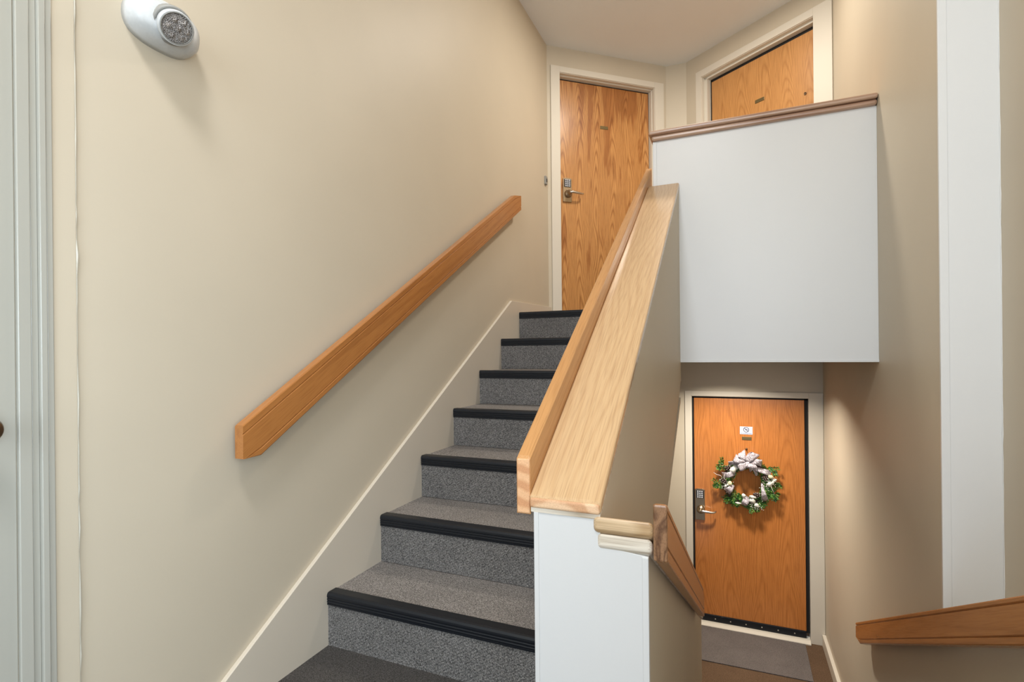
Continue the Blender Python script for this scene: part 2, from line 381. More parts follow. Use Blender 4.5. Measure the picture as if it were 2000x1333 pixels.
# upper walls set at an angle: frame X along the wall, Y into the wall
A0 = Vector((-1.4862, 4.3873, 0)); AX = Vector((0.75834, 0.65186, 0))
FA = Matrix(((AX.x, -AX.y, 0, A0.x), (AX.y, AX.x, 0, A0.y), (0, 0, 1, 0), (0, 0, 0, 1)))
BX = Vector((0.81694, -0.57673, 0)); B0 = Vector((0.68966, 4.42136, 0)) - BX*1.319
FB = Matrix(((BX.x, -BX.y, 0, B0.x), (BX.y, BX.x, 0, B0.y), (0, 0, 1, 0), (0, 0, 0, 1)))
def angled_wall(name, F, xa, xb, oa, ob, ztop, label):
    struct(G().box(xa, oa-0.016, 0, 0.09, ZUP, ZC).box(ob+0.016, xb, 0, 0.09, ZUP, ZC).box(oa-0.016, ob+0.016, 0, 0.09, ztop+0.018, ZC)
           .obj(name, M['wall'], frame=F, local=True), label, 'wall')
angled_wall('wall_upper_left', FA, -0.03, 1.203, 0.101, 1.07, 2.50, 'beige angled wall around the upper left door')
angled_wall('wall_upper_right', FB, 0.0, 1.36, 0.177, 1.179, 2.512, 'beige angled wall around the upper right door')
pa = FA @ Vector((1.203, 0, 0)); pb = FB @ Vector((0, 0, 0))
struct(G().prism([(pa.x, pa.y), (pb.x, pb.y), (pb.x+0.02, pb.y+0.09), (pa.x-0.05, pa.y+0.09)], ZUP, ZC, 'z').obj('wall_upper_middle', M['wall']),
       'narrow flat wall between the two upper doors', 'wall')

# stair wall (sloped), its low shoulder, white front
SC = 0.6655                                  # slope of the stair wall top
zcap = lambda y: -0.378 + SC*(y-YF)
struct(G().prism([(YF, ZMID-0.1), (YF, zcap(YF)), (3.23, zcap(3.23)), (3.23, -0.178), (3.206, -0.178), (2.501, -0.704), (1.88, -1.17), (1.88, ZMID-0.1)], XP, XQ)
       .obj('wall_stair', M['wall']), 'beige sloping wall along the open side of the stairs', 'wall')
SD = 0.552                                   # slope of the descending shoulder
zsh = lambda y: -0.456 - SD*(y-YF)
struct(G().prism([(YF, ZLOW), (YF, zsh(YF)), (3.08, zsh(3.08)), (3.08, ZLOW)], XQ, XK).box(XP, XQ, YF, 1.5, ZLOW, ZMID-0.1).obj('wall_shoulder', M['wall']),
       'low beige wall under the descending handrail', 'wall')
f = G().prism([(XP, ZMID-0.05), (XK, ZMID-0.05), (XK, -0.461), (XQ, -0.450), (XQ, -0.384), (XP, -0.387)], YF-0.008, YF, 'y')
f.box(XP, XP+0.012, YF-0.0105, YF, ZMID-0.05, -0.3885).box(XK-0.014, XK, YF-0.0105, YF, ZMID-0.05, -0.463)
struct(f.obj('trim_2', M['white_dimmed'], bevel=0.0012), 'white painted end face of the stair wall', 'trim')
struct(G().prism([(1.72, -1.20), (3.21, -0.275), (3.21, -0.30), (1.76, -1.20)], XS, XQ-0.002).obj('ceiling_stair', M['wall']), 'underside of the upper flight', 'ceiling')
# guard wall of the upper landing
g = G().box(-0.434, XR, YG, YG+0.12, -0.067, 1.256)
struct(g.obj('wall_guard', M['white'], bevel=0.0015), 'large white guard wall of the upper landing', 'wall')
struct(G().box(-0.434, -0.412, YG-0.0035, YG, 0.985, 1.252).box(XQ, XR, YG-0.004, YG, -0.067, -0.053).obj('trim_3', M['white'], bevel=0.001),
       'thin white edge beads of the guard wall', 'trim')

# skirt along the stairs, right lower baseboard, left trim board
struct(G().prism([(0.95, -1.155), (1.148, -1.032), (3.492, 0.380), (4.40, 0.402), (4.40, 0.2), (3.75, 0.1), (1.4, -1.35), (0.95, -1.35)], XL, XS)
       .obj('baseboard_left', M['skirt'], bevel=0.002), 'beige skirt board rising along the steps', 'baseboard')
struct(G().box(XR-0.026, XR, 3.05, YD-0.016, ZLOW, -2.392).obj('baseboard_right', M['cream'], bevel=0.003), 'cream baseboard on the right of the lower landing', 'baseboard')
struct(G().box(XL, XL+0.008, 0.705, 0.760, ZMID, ZC).obj('trim_4', M['wall'], bevel=0.001), 'flat beige board beside the left door frame', 'trim')
def bead(name, x, y, dx, dy, z0, z1, label, mat='caulk', k=1.0):
    g_ = G(); pts = []; rs = []; z = z0
    while z < z1:
        pts.append((x + dx*random.uniform(-.0005, .0012), y + dy*random.uniform(-.0015, .0015), z)); rs.append(k*random.choice((.0022, .0026, .003, .003, .0042)))
        z += random.uniform(0.025, 0.07)
    struct(g_.tube(pts, rs, 6).obj(name, M[mat]), label, 'trim')
bead('trim_5', XL+0.0035, 0.762, 1, 1, ZMID, ZC, 'ragged caulk line beside the left door frame')
bead('trim_6', XR2-0.001, 2.329, 1, 1, -1.0, ZC, 'ragged paint line at the right edge of the white return', 'white', 0.7)

# ------------------------------------------------------------------ doors
def lever_lock(root, x, z, y, hand, zc=None):
    # escutcheon with keypad and lever; x = left edge, z = (bottom, top), hand = lever length
    zb, zt = z; wd = 0.084
    lk = G().prism([(x, zb), (x+wd, zb), (x+wd, zt-0.006), (x+wd*0.75, zt), (x+wd*0.25, zt), (x, zt-0.006)], y-0.014, y, 'y').obj('lock_plate', M['metal'], root, bevel=0.002)
    tag(lk, 'satin nickel keypad lock with a lever handle')
    hz = zb + (zt-zb)*0.34
    G().prism([(x+0.010, zt-0.085), (x+0.074, zt-0.085), (x+0.074, zt-0.014), (x+0.010, zt-0.014)], y-0.018, y-0.013, 'y').obj('keypad', M['keypad'], lk, bevel=0.001)
    k = G()
    for i in range(3):
        for j in range(4):
            k.lathe([(0.0065, 0), (0.0065, 0.003), (0.005, 0.004), (0.0, 0.004)], (x+0.024+i*0.018, y-0.018, zt-0.023-j*0.0175), (0, -1, 0), 10, False)
    tag(k.obj('keypad_button', M['key'], lk), kind='stuff')
    hx = x+0.048
    G().lathe([(0.036, 0), (0.036, 0.012), (0.030, 0.02), (0.017, 0.024), (0.015, 0.06), (0.013, 0.066), (0.0, 0.067)], (hx, y-0.013, hz), (0, -1, 0), 20).obj('lever_hub', M['metal'], lk)
    yy = y-0.072
    G().tube([(hx-0.012, yy, hz), (hx+0.02, yy-0.002, hz+0.001), (hx+0.07, yy, hz-0.003), (hx+hand*0.8, yy+0.006, hz-0.006), (hx+hand*0.94, yy+0.014, hz-0.003), (hx+hand, yy+0.032, hz+0.003)],
             [0.012, 0.0125, 0.011, 0.0095, 0.0085, 0.006], 10).obj('lever_handle', M['bright_metal'], lk)
    G().lathe([(0.008, 0), (0.008, 0.003), (0.0, 0.003)], (hx, y-0.079, hz), (0, -1, 0), 12).obj('lock_cylinder', M['keypad'], lk)
    return lk

def door(name, F, label, oa, ob, z0, zt, sa, sb, szb, szt, rec, slabm, trimm, cl, cr, ch, gasket=0.008, stop=(0.012, 0.02), proud=0.012):
    root = thing(name, F, label, 'door', None, 'structure')
    G().box(sa, sb, rec, rec+0.042, szb, szt).obj('slab', slabm, root, bevel=0.002)
    # black gap around the slab
    G().box(oa-0.005, sa, rec+0.012, rec+0.05, szb-0.02, zt+0.005).box(sb, ob+0.005, rec+0.012, rec+0.05, szb-0.02, zt+0.005).box(oa-0.005, ob+0.005, rec+0.012, rec+0.05, szt, zt+0.005).obj('weatherstrip', M['black'], root)
    sd = stop[1]
    for nm, a, b_ in (('jamb_left', oa-0.02, oa), ('jamb_right', ob, ob+0.02)):
        G().box(a, b_, -0.002, rec+0.05, z0, zt).obj(nm, trimm, root, bevel=0.001)
    G().box(oa-0.02, ob+0.02, -0.002, rec+0.05, zt, zt+0.02).obj('jamb_head', trimm, root, bevel=0.001)
    if rec > 0.04:
        s0 = rec*0.45
        G().box(oa, oa+stop[0], s0, rec+0.01, z0, zt).box(ob-stop[0]*0.6, ob, s0, rec+0.01, z0, zt).box(oa, ob, s0, rec+0.01, zt-stop[0]*0.6, zt).obj('door_stop', trimm, root, bevel=0.001)
    if cl: G().box(cl, oa-0.004, -proud, 0, z0, ch).obj('casing_left', trimm, root, bevel=0.002)
    if cr: G().box(ob+0.004, cr, -proud, 0, z0, ch).obj('casing_right', trimm, root, bevel=0.002)
    if ch: G().box(oa-0.004, ob+0.004, -proud+0.001, 0, zt+0.004, ch).obj('casing_head', trimm, root, bevel=0.002)
    return root
def plate(root, xa, xb, za, zb, y):
    p_ = G().box(xa, xb, y-0.004, y, za, zb).obj('number_plate', M['brass'], root, bevel=0.001)
    tag(p_, 'small blank brass number plate')
    return p_
# in world height, local x along the wall
d1 = door('door_1', FA, 'streaked oak door at the top of the stairs', 0.101, 1.070, ZUP, 2.503, 0.112, 1.056, ZUP+0.01, 2.484, 0.075, M['door_a'], M['cream'], 0.010, 1.172, 2.560)
plate(d1, 0.537, 0.617, 2.085, 2.114, 0.075)
lever_lock(d1, 0.152, (1.372, 1.592), 0.075, 0.135)
d2 = door('door_2', FB, 'light oak door behind the guard wall cap at upper right', 0.177, 1.179, ZUP, 2.512, 0.224, 1.168, ZUP+0.01, 2.466, 0.075, M['door_b'], M['cream'], 0.115, 1.319, 2.577, stop=(0.03, 0.02))
plate(d2, 0.653, 0.736, 2.091, 2.119, 0.075)
G().lathe([(0.011, 0), (0.011, 0.004), (0.007, 0.005), (0.006, 0.003), (0.0, 0.003)], (1.075, 0.075, 1.997), (0, -1, 0), 16).obj('peephole', M['bronze'], d2)
d3 = door('door_3', T(0, YD, 0), 'orange oak door with a wreath on the lower landing', -0.357, 0.580, ZLOW, -0.416, -0.340, 0.552, -2.405, -0.432, 0.02, M['door_c'], M['cream'], -0.416, XR-0.002, -0.366)
plate(d3, 0.062, 0.140, -0.797, -0.768, 0.02)
lever_lock(d3, -0.336, (-1.548, -1.264), 0.02, 0.130)
sw = G().box(-0.34, 0.552, 0.010, 0.05, -2.462, -2.405).obj('door_sweep', M['rubber'], d3, bevel=0.002)
s = G()
for k in range(7): s.lathe([(0.006, 0), (0.005, 0.002), (0, 0.0025)], (-0.30+k*0.127, 0.010, -2.436), (0, -1, 0), 8)
tag(s.obj('screw', M['bright_metal'], sw), kind='stuff')
G().prism([(-0.050, ZLOW), (0.06, ZLOW), (0.06, -2.464), (-0.02, -2.464), (-0.050, -2.480)], -0.357, 0.580).obj('threshold', M['cream'], d3, bevel=0.002)
# left door at the very edge of the frame
FD = Matrix(((0, -1, 0, XL), (1, 0, 0, 0), (0, 0, 1, 0), (0, 0, 0, 1)))
d4 = thing('door_4', FD, 'pale grey door cut off by the left edge of the photo', 'door', None, 'structure')
G().box(-0.25, 0.641, -0.004, 0, ZMID, 1.0).obj('slab', M['casing'], d4, bevel=0.001)
for k, (a, b_, h) in enumerate(((0.643, 0.668, 0.012), (0.668, 0.683, 0.008), (0.683, 0.697, 0.017), (0.697, 0.711, 0.013))):
    G().box(a, b_, -h, 0, ZMID, 1.08).obj('casing', M['casing'], d4, bevel=0.002)
G().box(-0.28, 0.643, -0.012, 0, 1.01, 1.08).obj('casing', M['casing'], d4, bevel=0.002)
kn = G().lathe([(0.03, 0), (0.03, 0.006), (0.012, 0.012), (0.011, 0.03), (0.024, 0.04), (0.028, 0.052), (0.022, 0.064), (0.0, 0.068)], (0.571, -0.004, -0.154), (0, -1, 0), 24).obj('door_knob', M['bronze'], d4)

# ------------------------------------------------------------------ staircase
FS = T((XS+XP)/2, Y0, ZMID)
st = thing('staircase', FS, 'carpeted stairs with black rubber nosings climbing to the streaked oak door', 'staircase')
for n in range(7):
    y, z = Y0+n*TR, Z0+n*RI
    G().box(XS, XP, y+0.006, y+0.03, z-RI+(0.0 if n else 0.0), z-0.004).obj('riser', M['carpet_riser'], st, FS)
    if n < 6:
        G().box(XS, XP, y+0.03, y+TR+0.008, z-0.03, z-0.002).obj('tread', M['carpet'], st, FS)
    prof = [(y+0.052, z-0.001), (y+0.050, z+0.0025), (y+0.010, z+0.0035), (y+0.003, z+0.001), (y-0.001, z-0.006)]
    for k in range(3):
        q = z-0.012-k*0.010
        prof += [(y-0.0015, q), (y-0.0005, q-0.004), (y+0.0015, q-0.005), (y+0.0015, q-0.007), (y-0.0005, q-0.008)]
    prof += [(y, z-0.045), (y+0.004, z-0.047), (y+0.010, z-0.045), (y+0.012, z-0.006), (y+0.02, z-0.003)]
    o = G().prism(prof, XS+0.001, XP-0.001).obj('nosing', M['rubber'], st, FS)

# ------------------------------------------------------------------ handrails and caps
def slope_frame(x, y, z, s):
    return T(x, y, z) @ Matrix.Rotation(math.atan(s), 4, 'X')
def grooved(x0, x1, face, h, gs, gw=0.0035, gd=0.004, r=0.005):
    """closed cross-section (x, dz) of a board; V grooves cut in the face at x1 (face=+1) or x0 (face=-1)"""
    xf, xb = (x1, x0) if face > 0 else (x0, x1); s_ = face
    pts = [(xb+s_*r, 0), (xf-s_*r, 0), (xf-s_*r*0.3, -r*0.3), (xf, -r)]
    for q in gs: pts += [(xf, -q+gw), (xf-s_*gd, -q), (xf, -q-gw)]
    pts += [(xf, -h+r), (xf-s_*r*0.3, -h+r*0.3), (xf-s_*r, -h), (xb+s_*r, -h), (xb, -h+r), (xb, -r)]
    return pts
def rail_board(name, parent, F, sec, line, stations, mat):
    """stations: (y, lowest dz, highest dz)"""
    g_ = G(); secs = []
    for y, lo, hi in stations:
        secs.append([(px, y, line(y) + max(lo, min(hi, dz))) for px, dz in sec])
    return g_.loft(secs).obj(name, mat, parent, F)
# left wall handrail
s1 = 0.5985; l1 = lambda y: -0.222 + s1*(y-1.184)
F1 = slope_frame(XL, 1.184, -0.222, s1)
r1 = thing('handrail', F1, 'long oak handrail with two grooves on the left wall', 'handrail')
rail_board('board', r1, F1, grooved(-1.474, -1.438, 1, 0.150, (0.030, 0.124)), l1,
           [(1.182, -0.108, 0), (1.188, -0.112, 0), (1.252, -0.150, 0), (2.3, -0.150, 0), (3.45, -0.150, 0), (3.572, -0.150, -0.044)], M['rail'])
for y in (1.55, 2.4, 3.25):
    G().box(XL, -1.472, y-0.03, y+0.03, l1(y)-0.10, l1(y)-0.05).obj('spacer_block', M['rail'], r1, F1)
# board along the left edge of the stair wall cap
s2 = 0.652; l2 = lambda y: -0.256 + s2*(y-1.196)
F2 = slope_frame(-0.481, 1.196, -0.256, s2)
r2 = thing('handrail', F2, 'oak edge board standing up beside the wide stair wall cap', 'handrail')
rail_board('board', r2, F2, grooved(-0.499, -0.463, -1, 0.146, ()), l2, [(1.192, -0.140, -0.004), (1.197, -0.144, 0), (2.2, -0.146, 0), (3.36, -0.146, 0)], M['edge'])
tag(G().box(-0.498, -0.464, 1.1885, 1.196, l2(1.192)-0.139, l2(1.192)-0.004).obj('end_face', M['end_board'], r2, F2, bevel=0.004, seg=3), 'pale end grain')
# wide cap
F3 = slope_frame(-0.375, 1.18, -0.345, SC)
c3 = thing('stair_wall_cap', F3, 'wide glossy oak cap board sloping down on top of the stair wall', 'cap')
lc = lambda y: -0.3425 + SC*(y-YF)
G().prism([(1.182, lc(1.182)), (YG, lc(YG)), (YG, lc(YG)-0.030), (1.182, lc(1.182)-0.029)], -0.463, -0.285).obj('cap_board', M['cap'], c3, F3, bevel=0.007, seg=3)
G().prism([(1.1835, lc(1.1835)-0.029), (YG, lc(YG)-0.029), (YG, lc(YG)-0.040), (1.1835, lc(1.1835)-0.040)], -0.459, -0.287).obj('under_strip', M['washed'], c3, F3, bevel=0.001)
tag(G().box(-0.4605, -0.2875, 1.178, 1.190, lc(1.182)-0.0275, lc(1.182)-0.003).obj('end_face', M['end_cap'], c3, F3, bevel=0.006, seg=3), 'pale end grain with growth rings')
# lower cap in two layers on the shoulder
F4 = slope_frame(-0.237, 1.18, -0.38, -SD)
c4 = thing('lower_wall_cap', F4, 'worn two layer wood cap on the low wall beside the descending handrail', 'cap')
lk_ = lambda y: -0.380 - SD*(y-1.18)
G().prism([(1.178, lk_(1.178)), (3.08, lk_(3.08)), (3.08, lk_(3.08)-0.040), (1.178, lk_(1.178)-0.037)], -0.304, -0.166).obj('upper_board', M['cap_worn'], c4, F4, bevel=0.011, seg=4)
G().prism([(1.182, lk_(1.182)-0.037), (3.08, lk_(3.08)-0.040), (3.08, lk_(3.08)-0.075), (1.182, lk_(1.182)-0.073)], -0.296, -0.170).obj('lower_board', M['washed'], c4, F4, bevel=0.010, seg=4)
# descending handrail on the shoulder
s5 = -0.556; l5 = lambda y: -0.340 + s5*(y-1.19)
F5 = slope_frame(-0.152, 1.19, -0.34, s5)
r5 = thing('handrail', F5, 'oak handrail with a worn end going down beside the wreath door', 'handrail')
rail_board('board', r5, F5, grooved(-0.167, -0.137, 1, 0.130, (0.018, 0.098)), l5, [(1.182, -0.122, -0.004), (1.190, -0.128, 0), (2.52, -0.130, 0), (2.60, -0.130, -0.04)], M['rail'])
M['worn'] = oak('worn_end_grain', srgb(150, 112, 80), srgb(100, 68, 44), 'Z', 6, 20, 3, 3.3, 0.35, 0.5)
e5 = G().box(-0.1672, -0.1368, 1.176, 1.186, -0.4645, -0.340).obj('end_face', M['worn'], r5, F5, bevel=0.004, seg=3)
tag(e5, 'dark worn end grain')
G().box(XK, -0.166, 1.5, 1.56, l5(1.53)-0.09, l5(1.53)-0.04).obj('spacer_block', M['rail'], r5, F5)
# right handrail
s6 = -0.517; l6 = lambda y: -0.582 + s6*(y-1.596)
F6 = slope_frame(0.64, 1.2, l6(1.2), s6)
r6 = thing('handrail', F6, 'oak handrail at bottom right on the stairwell wall', 'handrail')
rail_board('board', r6, F6, grooved(0.624, 0.660, -1, 0.122, (0.017, 0.098)), l6, [(1.1, -0.122, 0), (2.4, -0.122, 0), (3.37, -0.122, 0), (3.47, -0.082, 0)], M['rail'])
for y in (1.6, 2.9): G().box(0.658, XR, y-0.03, y+0.03, l6(y)-0.09, l6(y)-0.04).obj('spacer_block', M['rail'], r6, F6)
# guard wall cap: two rounded mouldings
F7 = T(0.12, YG+0.06, 1.256)
c7 = thing('guard_wall_cap', F7, 'double oak moulding along the top of the white guard wall', 'cap')
G().box(-0.454, XR-0.001, YG-0.044, YG+0.165, 1.282, 1.309).obj('upper_moulding', M['guardcap'], c7, F7, bevel=0.011, seg=4)
G().box(-0.438, XR-0.001, YG-0.026, YG+0.145, 1.255, 1.283).obj('lower_moulding', M['guardcap'], c7, F7, bevel=0.011, seg=4)

# ------------------------------------------------------------------ emergency light on the left wall
FE = T(XL, 0.970, 0.933)
em = thing('emergency_light', FE, 'white oval emergency light high on the left wall', 'light')
secs = []
for d, k in ((0, 1.0), (0.02, 1.0), (0.045, 0.95), (0.062, 0.84), (0.072, 0.66), (0.077, 0.4), (0.079, 0.05)):
    q = []
    for i in range(40):
        t = 2*math.pi*i/40; c_, s_ = math.cos(t), math.sin(t); e = 2/2.5
        q.append((d, 0.0975*k*math.copysign(abs(c_)**e, c_), 0.063*k*math.copysign(abs(s_)**e, s_)))
    secs.append(q)
G().loft(secs, True).obj('housing', M['plastic'], em, FE, local=True)
hd = Vector((0.80, -0.22, -0.55)).normalized(); hc = Vector((0.108, -0.018, -0.034))
G().lathe([(0.049, -0.054), (0.050, -0.032), (0.046, -0.026), (0.040, -0.032)], hc, hd, 32).obj('socket', M['recess'], em, FE, local=True)
G().lathe([(0.034, -0.060), (0.040, -0.045), (0.0435, -0.012), (0.043, 0.0), (0.040, 0.0015), (0.0395, -0.003), (0.0, -0.003)], hc, hd, 32).obj('lamp_head', M['plastic'], em, FE, local=True)
G().lathe([(0.0400, -0.002), (0.0402, 0.0018), (0.0375, 0.0025), (0.0375, -0.001)], hc, hd, 32).obj('bezel', M['recess'], em, FE, local=True)
ln = G().lathe([(0.0375, -0.002), (0.0375, 0.0), (0.032, 0.0018), (0.018, 0.003), (0.0, 0.0034)], hc, hd, 32).obj('lens', M['lens'], em, FE, local=True)
g = G(); u = hd.cross(Vector((0, 0, 1))).normalized(); v_ = u.cross(hd)
for k in range(7):
    c_ = hc + hd*0.0015 if k == 6 else hc + hd*0.001 + (u*math.cos(k*math.pi/3) + v_*math.sin(k*math.pi/3))*0.022
    g.lathe([(0.0095, 0), (0.0082, 0.0032), (0.004, 0.0052), (0, 0.006)], c_, hd, 12)
tag(g.obj('optic', M['lens'], ln, local=True), kind='stuff')

# ------------------------------------------------------------------ small things
FDB = T(XL, 4.30, 1.505)
db = thing('doorbell', FDB, 'small grey doorbell on the left wall beside the streaked oak door', 'doorbell')
G().box(0, 0.016, -0.022, 0.022, -0.036, 0.036).obj('housing', M['recess'], db, FDB, bevel=0.003, local=True)
G().box(0.015, 0.020, -0.009, 0.009, -0.014, 0.014).obj('button', M['keypad'], db, FDB, bevel=0.002, local=True)
FM = T(0.0, 4.70, ZLOW)
mt = G().prism([(-0.62, 4.418), (0.530, 4.440), (0.536, 4.978), (-0.62, 4.978)], ZLOW, ZLOW+0.009, 'z').obj('door_mat', M['mat'], None, FM, bevel=0.003)
tag(mt, 'grey carpet mat in front of the wreath door', 'mat')
# no smoking card
YS = YD+0.02
FN = T(0.0975, YS, -0.712)
ns = thing('no_smoking_sign', FN, 'small white no smoking card above the wreath on the orange door', 'sign')
G().box(0.046, 0.149, YS-0.003, YS, -0.747, -0.678).obj('card', M['card'], ns, FN, bevel=0.0006)
cz = -0.705
g = G(); R0, R1 = 0.019, 0.0235; seg = 36
for k in range(seg):
    a, b_ = 2*math.pi*k/seg, 2*math.pi*(k+1)/seg
    g.add([(0.0975+r*math.cos(t), YS-0.0036, cz+r*math.sin(t)) for r, t in ((R0, a), (R1, a), (R1, b_), (R0, b_))], [(0, 1, 2, 3)])
g.add([(0.0975+x, YS-0.0036, cz+z) for x, z in ((-0.0155, 0.0125), (-0.0125, 0.0155), (0.0155, -0.0125), (0.0125, -0.0155))], [(0, 1, 2, 3)])
g.box(0.0875, 0.1085, YS-0.0036, YS-0.003, cz-0.003, cz+0.001)
g.tube([(0.1075, YS-0.0034, cz+0.001), (0.1055, YS-0.0034, cz+0.006), (0.099, YS-0.0034, cz+0.007), (0.096, YS-0.0034, cz+0.010)], 0.0011, 6)
g.obj('symbol', M['ink'], ns, FN)
tc_ = bpy.data.curves.new('caption', 'FONT'); tc_.body = 'No Smoking Please'; tc_.size = 0.0118; tc_.align_x = 'CENTER'; tc_.extrude = 0.0003
to = bpy.data.objects.new('caption_source', tc_); COL.objects.link(to)
dg = bpy.context.evaluated_depsgraph_get(); dg.update()
cm = bpy.data.meshes.new_from_object(to.evaluated_get(dg)); cm.materials.clear(); cm.materials.append(M['blueink'])
bpy.data.objects.remove(to)
cp = bpy.data.objects.new('caption', cm); COL.objects.link(cp); cp.parent = ns
cp.matrix_basis = T(0, -0.0035, -0.0285) @ Matrix.Rotation(math.pi/2, 4, 'X')
# hook
FH = T(0.098, YS, -0.878)
hk = thing('door_hook', FH, 'small dark hook above the wreath bow', 'hook')
G().lathe([(0.010, 0), (0.010, 0.003), (0.006, 0.005), (0, 0.005)], (0, 0, 0), (0, -1, 0), 16).obj('hook_base', M['bronze'], hk, FH, local=True)
G().tube([(0, -0.004, 0.0), (0, -0.02, -0.003), (0, -0.026, 0.002), (0, -0.026, 0.010)], 0.003, 8).obj('hook_arm', M['bronze'], hk, FH, local=True)

# ------------------------------------------------------------------ wreath (local: x right, y out of the door is negative, z up; metres)
FW = T(0.100, YS, -1.170)
wr = thing('wreath', FW, 'evergreen wreath with snowflake ribbon bow hanging on the orange door', 'wreath')
PX = 0.00074
def zp(x, y): return ((x-500)*PX, (850-y)*PX)   # from a close view of the wreath
RM = 0.182
rnd = random.Random(3)
g = G().add([], [])
ring = [[(math.cos(t)*(RM+0.022*math.cos(q)), -0.035+0.022*math.sin(q), math.sin(t)*(RM+0.022*math.cos(q))) for q in (2*math.pi*j/8 for j in range(8))] for t in (2*math.pi*i/40 for i in range(41))]
g.loft(ring, True, False).obj('wreath_frame', M['cone'], wr, FW, local=True)
g = G()
def sprig(base, d, ln_, n_, lw):
    d = d.normalized(); side = d.cross(Vector((0, -1, 0))).normalized()
    for k in range(n_):
        t = k/(n_-1); p0 = base + d*ln_*t; p0.y = min(p0.y, -0.008)
        for sg in (-1, 1):
            ld = (d*0.75 + side*sg*rnd.uniform(0.45, 0.95) + Vector((0, rnd.uniform(-0.6, 0.15), 0))).normalized()
            l_ = lw*rnd.uniform(2.6, 4.2)*(1-0.3*t); e = p0 + ld*l_; e.y = min(e.y, -0.005)
            wv = ld.cross(Vector((rnd.uniform(-.5, .5), -1, rnd.uniform(-.5, .5)))).normalized()*lw*rnd.uniform(0.4, 0.6)
            up = wv.cross(ld).normalized()*lw*0.2
            g.add([p0, p0+ld*l_*0.5+wv, e, p0+ld*l_*0.5-wv, p0+ld*l_*0.5+up], [(0, 1, 4), (1, 2, 4), (2, 3, 4), (3, 0, 4)])
for i in range(215):
    t = rnd.uniform(0, 2*math.pi); r0 = rnd.uniform(RM-0.050, RM+0.026)
    rad = Vector((math.cos(t), 0, math.sin(t))); tang = Vector((-math.sin(t), 0, math.cos(t)))*rnd.choice((-1, 1))
    b_ = rad*r0 + Vector((0, -rnd.uniform(0.015, 0.075), 0))
    outw = (r0-RM)/0.04
    sprig(b_, tang + rad*(0.35*outw + rnd.uniform(-0.25, 0.35)) + Vector((0, rnd.uniform(-0.3, 0.05), 0)), rnd.uniform(0.03, 0.05), 5, rnd.uniform(0.0065, 0.0095))
# fuller sprays where the photo shows them: upper left, left, lower left, bottom, right
for (px, py, dx, dz) in ((250, 640, -.6, .5), (230, 690, -1, .2), (190, 870, -1, 0), (215, 905, -.9, -.3), (330, 1030, -.5, -.6), (380, 1090, -.1, -.6), (300, 1060, -.8, -.5),
                         (600, 1100, .2, -.7), (560, 1110, 0, -.7), (640, 1080, .6, -.4), (730, 880, .6, -.4), (760, 930, .6, -.3), (770, 960, .4, -.7), (700, 930, .1, -.8), (740, 660, .8, -.4), (760, 690, .9, -.4), (800, 850, .9, .1)):
    x, z = zp(px, py)
    for k in range(4):
        sprig(Vector((x+rnd.gauss(0, .012), -rnd.uniform(0.04, 0.08), z+rnd.gauss(0, .012))), Vector((dx+rnd.gauss(0, .35), rnd.uniform(-.3, 0), dz+rnd.gauss(0, .35))), rnd.uniform(0.024, 0.042), 5, rnd.uniform(0.0075, 0.0105))
tag(g.obj('foliage', M['leaf'], wr, local=True), kind='stuff')

def strip(pts, wdir, wid, name='ribbon_band', mat='ribbon', th=0.0015):
    """ribbon through pts; wdir = direction(s) of the width"""
    g_ = G(); secs = []
    for i, p_ in enumerate(pts):
        wv = Vector(wdir[i] if isinstance(wdir, list) else wdir).normalized(); w_ = wid[i] if isinstance(wid, (list, tuple)) else wid
        secs.append([Vector(p_) + wv*w_*(k/4-0.5) + Vector((0, -0.004*math.cos((k/4-0.5)*math.pi), 0)) for k in range(5)])
    return g_.loft(secs, True, False, False).obj(name, M[mat], wr, local=True, solid=th)
def loop(cx, cz, ax, az, depth, wid, name='bow_loop'):
    """a puffed open loop of ribbon from the knot towards (ax, az): out over the front, round the tip and back underneath"""
    d = Vector((ax, 0, az)); ln_ = d.length; d.normalize(); side = Vector((-d.z, 0, d.x))
    pts = []; wds = []; ws = []; tw = rnd.uniform(-0.5, 0.5)
    for k in range(17):
        t = k/16; a = 2*math.pi*t
        along = ln_*(0.5-0.5*math.cos(a))**0.7
        out = -math.sin(a)*depth
        pts.append(Vector((cx, -0.092, cz)) + d*along + Vector((0, -depth*0.25 + out, 0)) + side*0.01*math.sin(a*1.5+tw))
        wds.append(side + d*0.5*math.sin(a+tw) + Vector((0, 0.35*math.sin(a*2), 0)))
        ws.append(wid*(0.45+0.55*math.sin(math.pi*t)**0.6))
    return strip(pts, wds, ws, name)
kx, kz = zp(505, 585)
for (tx, ty, dp, wd) in ((430, 475, 0.040, 0.066), (365, 545, 0.036, 0.058), (585, 470, 0.040, 0.064), (655, 575, 0.036, 0.060), (405, 655, 0.040, 0.070), (575, 655, 0.042, 0.072), (505, 650, 0.036, 0.060), (505, 520, 0.03, 0.05)):
    ex, ez = zp(tx, ty); loop(kx, kz, ex-kx, ez-kz, dp, wd)
G().blob((kx, -0.118, kz), (0.024, 0.016, 0.022)).obj('bow_knot', M['ribbon'], wr, local=True)
def tail(pts, w0, w1):
    P = [Vector((zp(x, y)[0], yy, zp(x, y)[1])) for x, y, yy in pts]; d = P[-1]-P[0]; sd = Vector((-d.z, 0.1, d.x)).normalized()
    strip(P, sd, [w0+(w1-w0)*k/(len(P)-1) for k in range(len(P))], 'bow_tail')
tail([(480, 590, -0.10), (410, 600, -0.105), (340, 610, -0.095), (300, 625, -0.085)], 0.03, 0.062)
tail([(520, 600, -0.10), (600, 660, -0.10), (680, 680, -0.095), (750, 705, -0.085)], 0.03, 0.055)
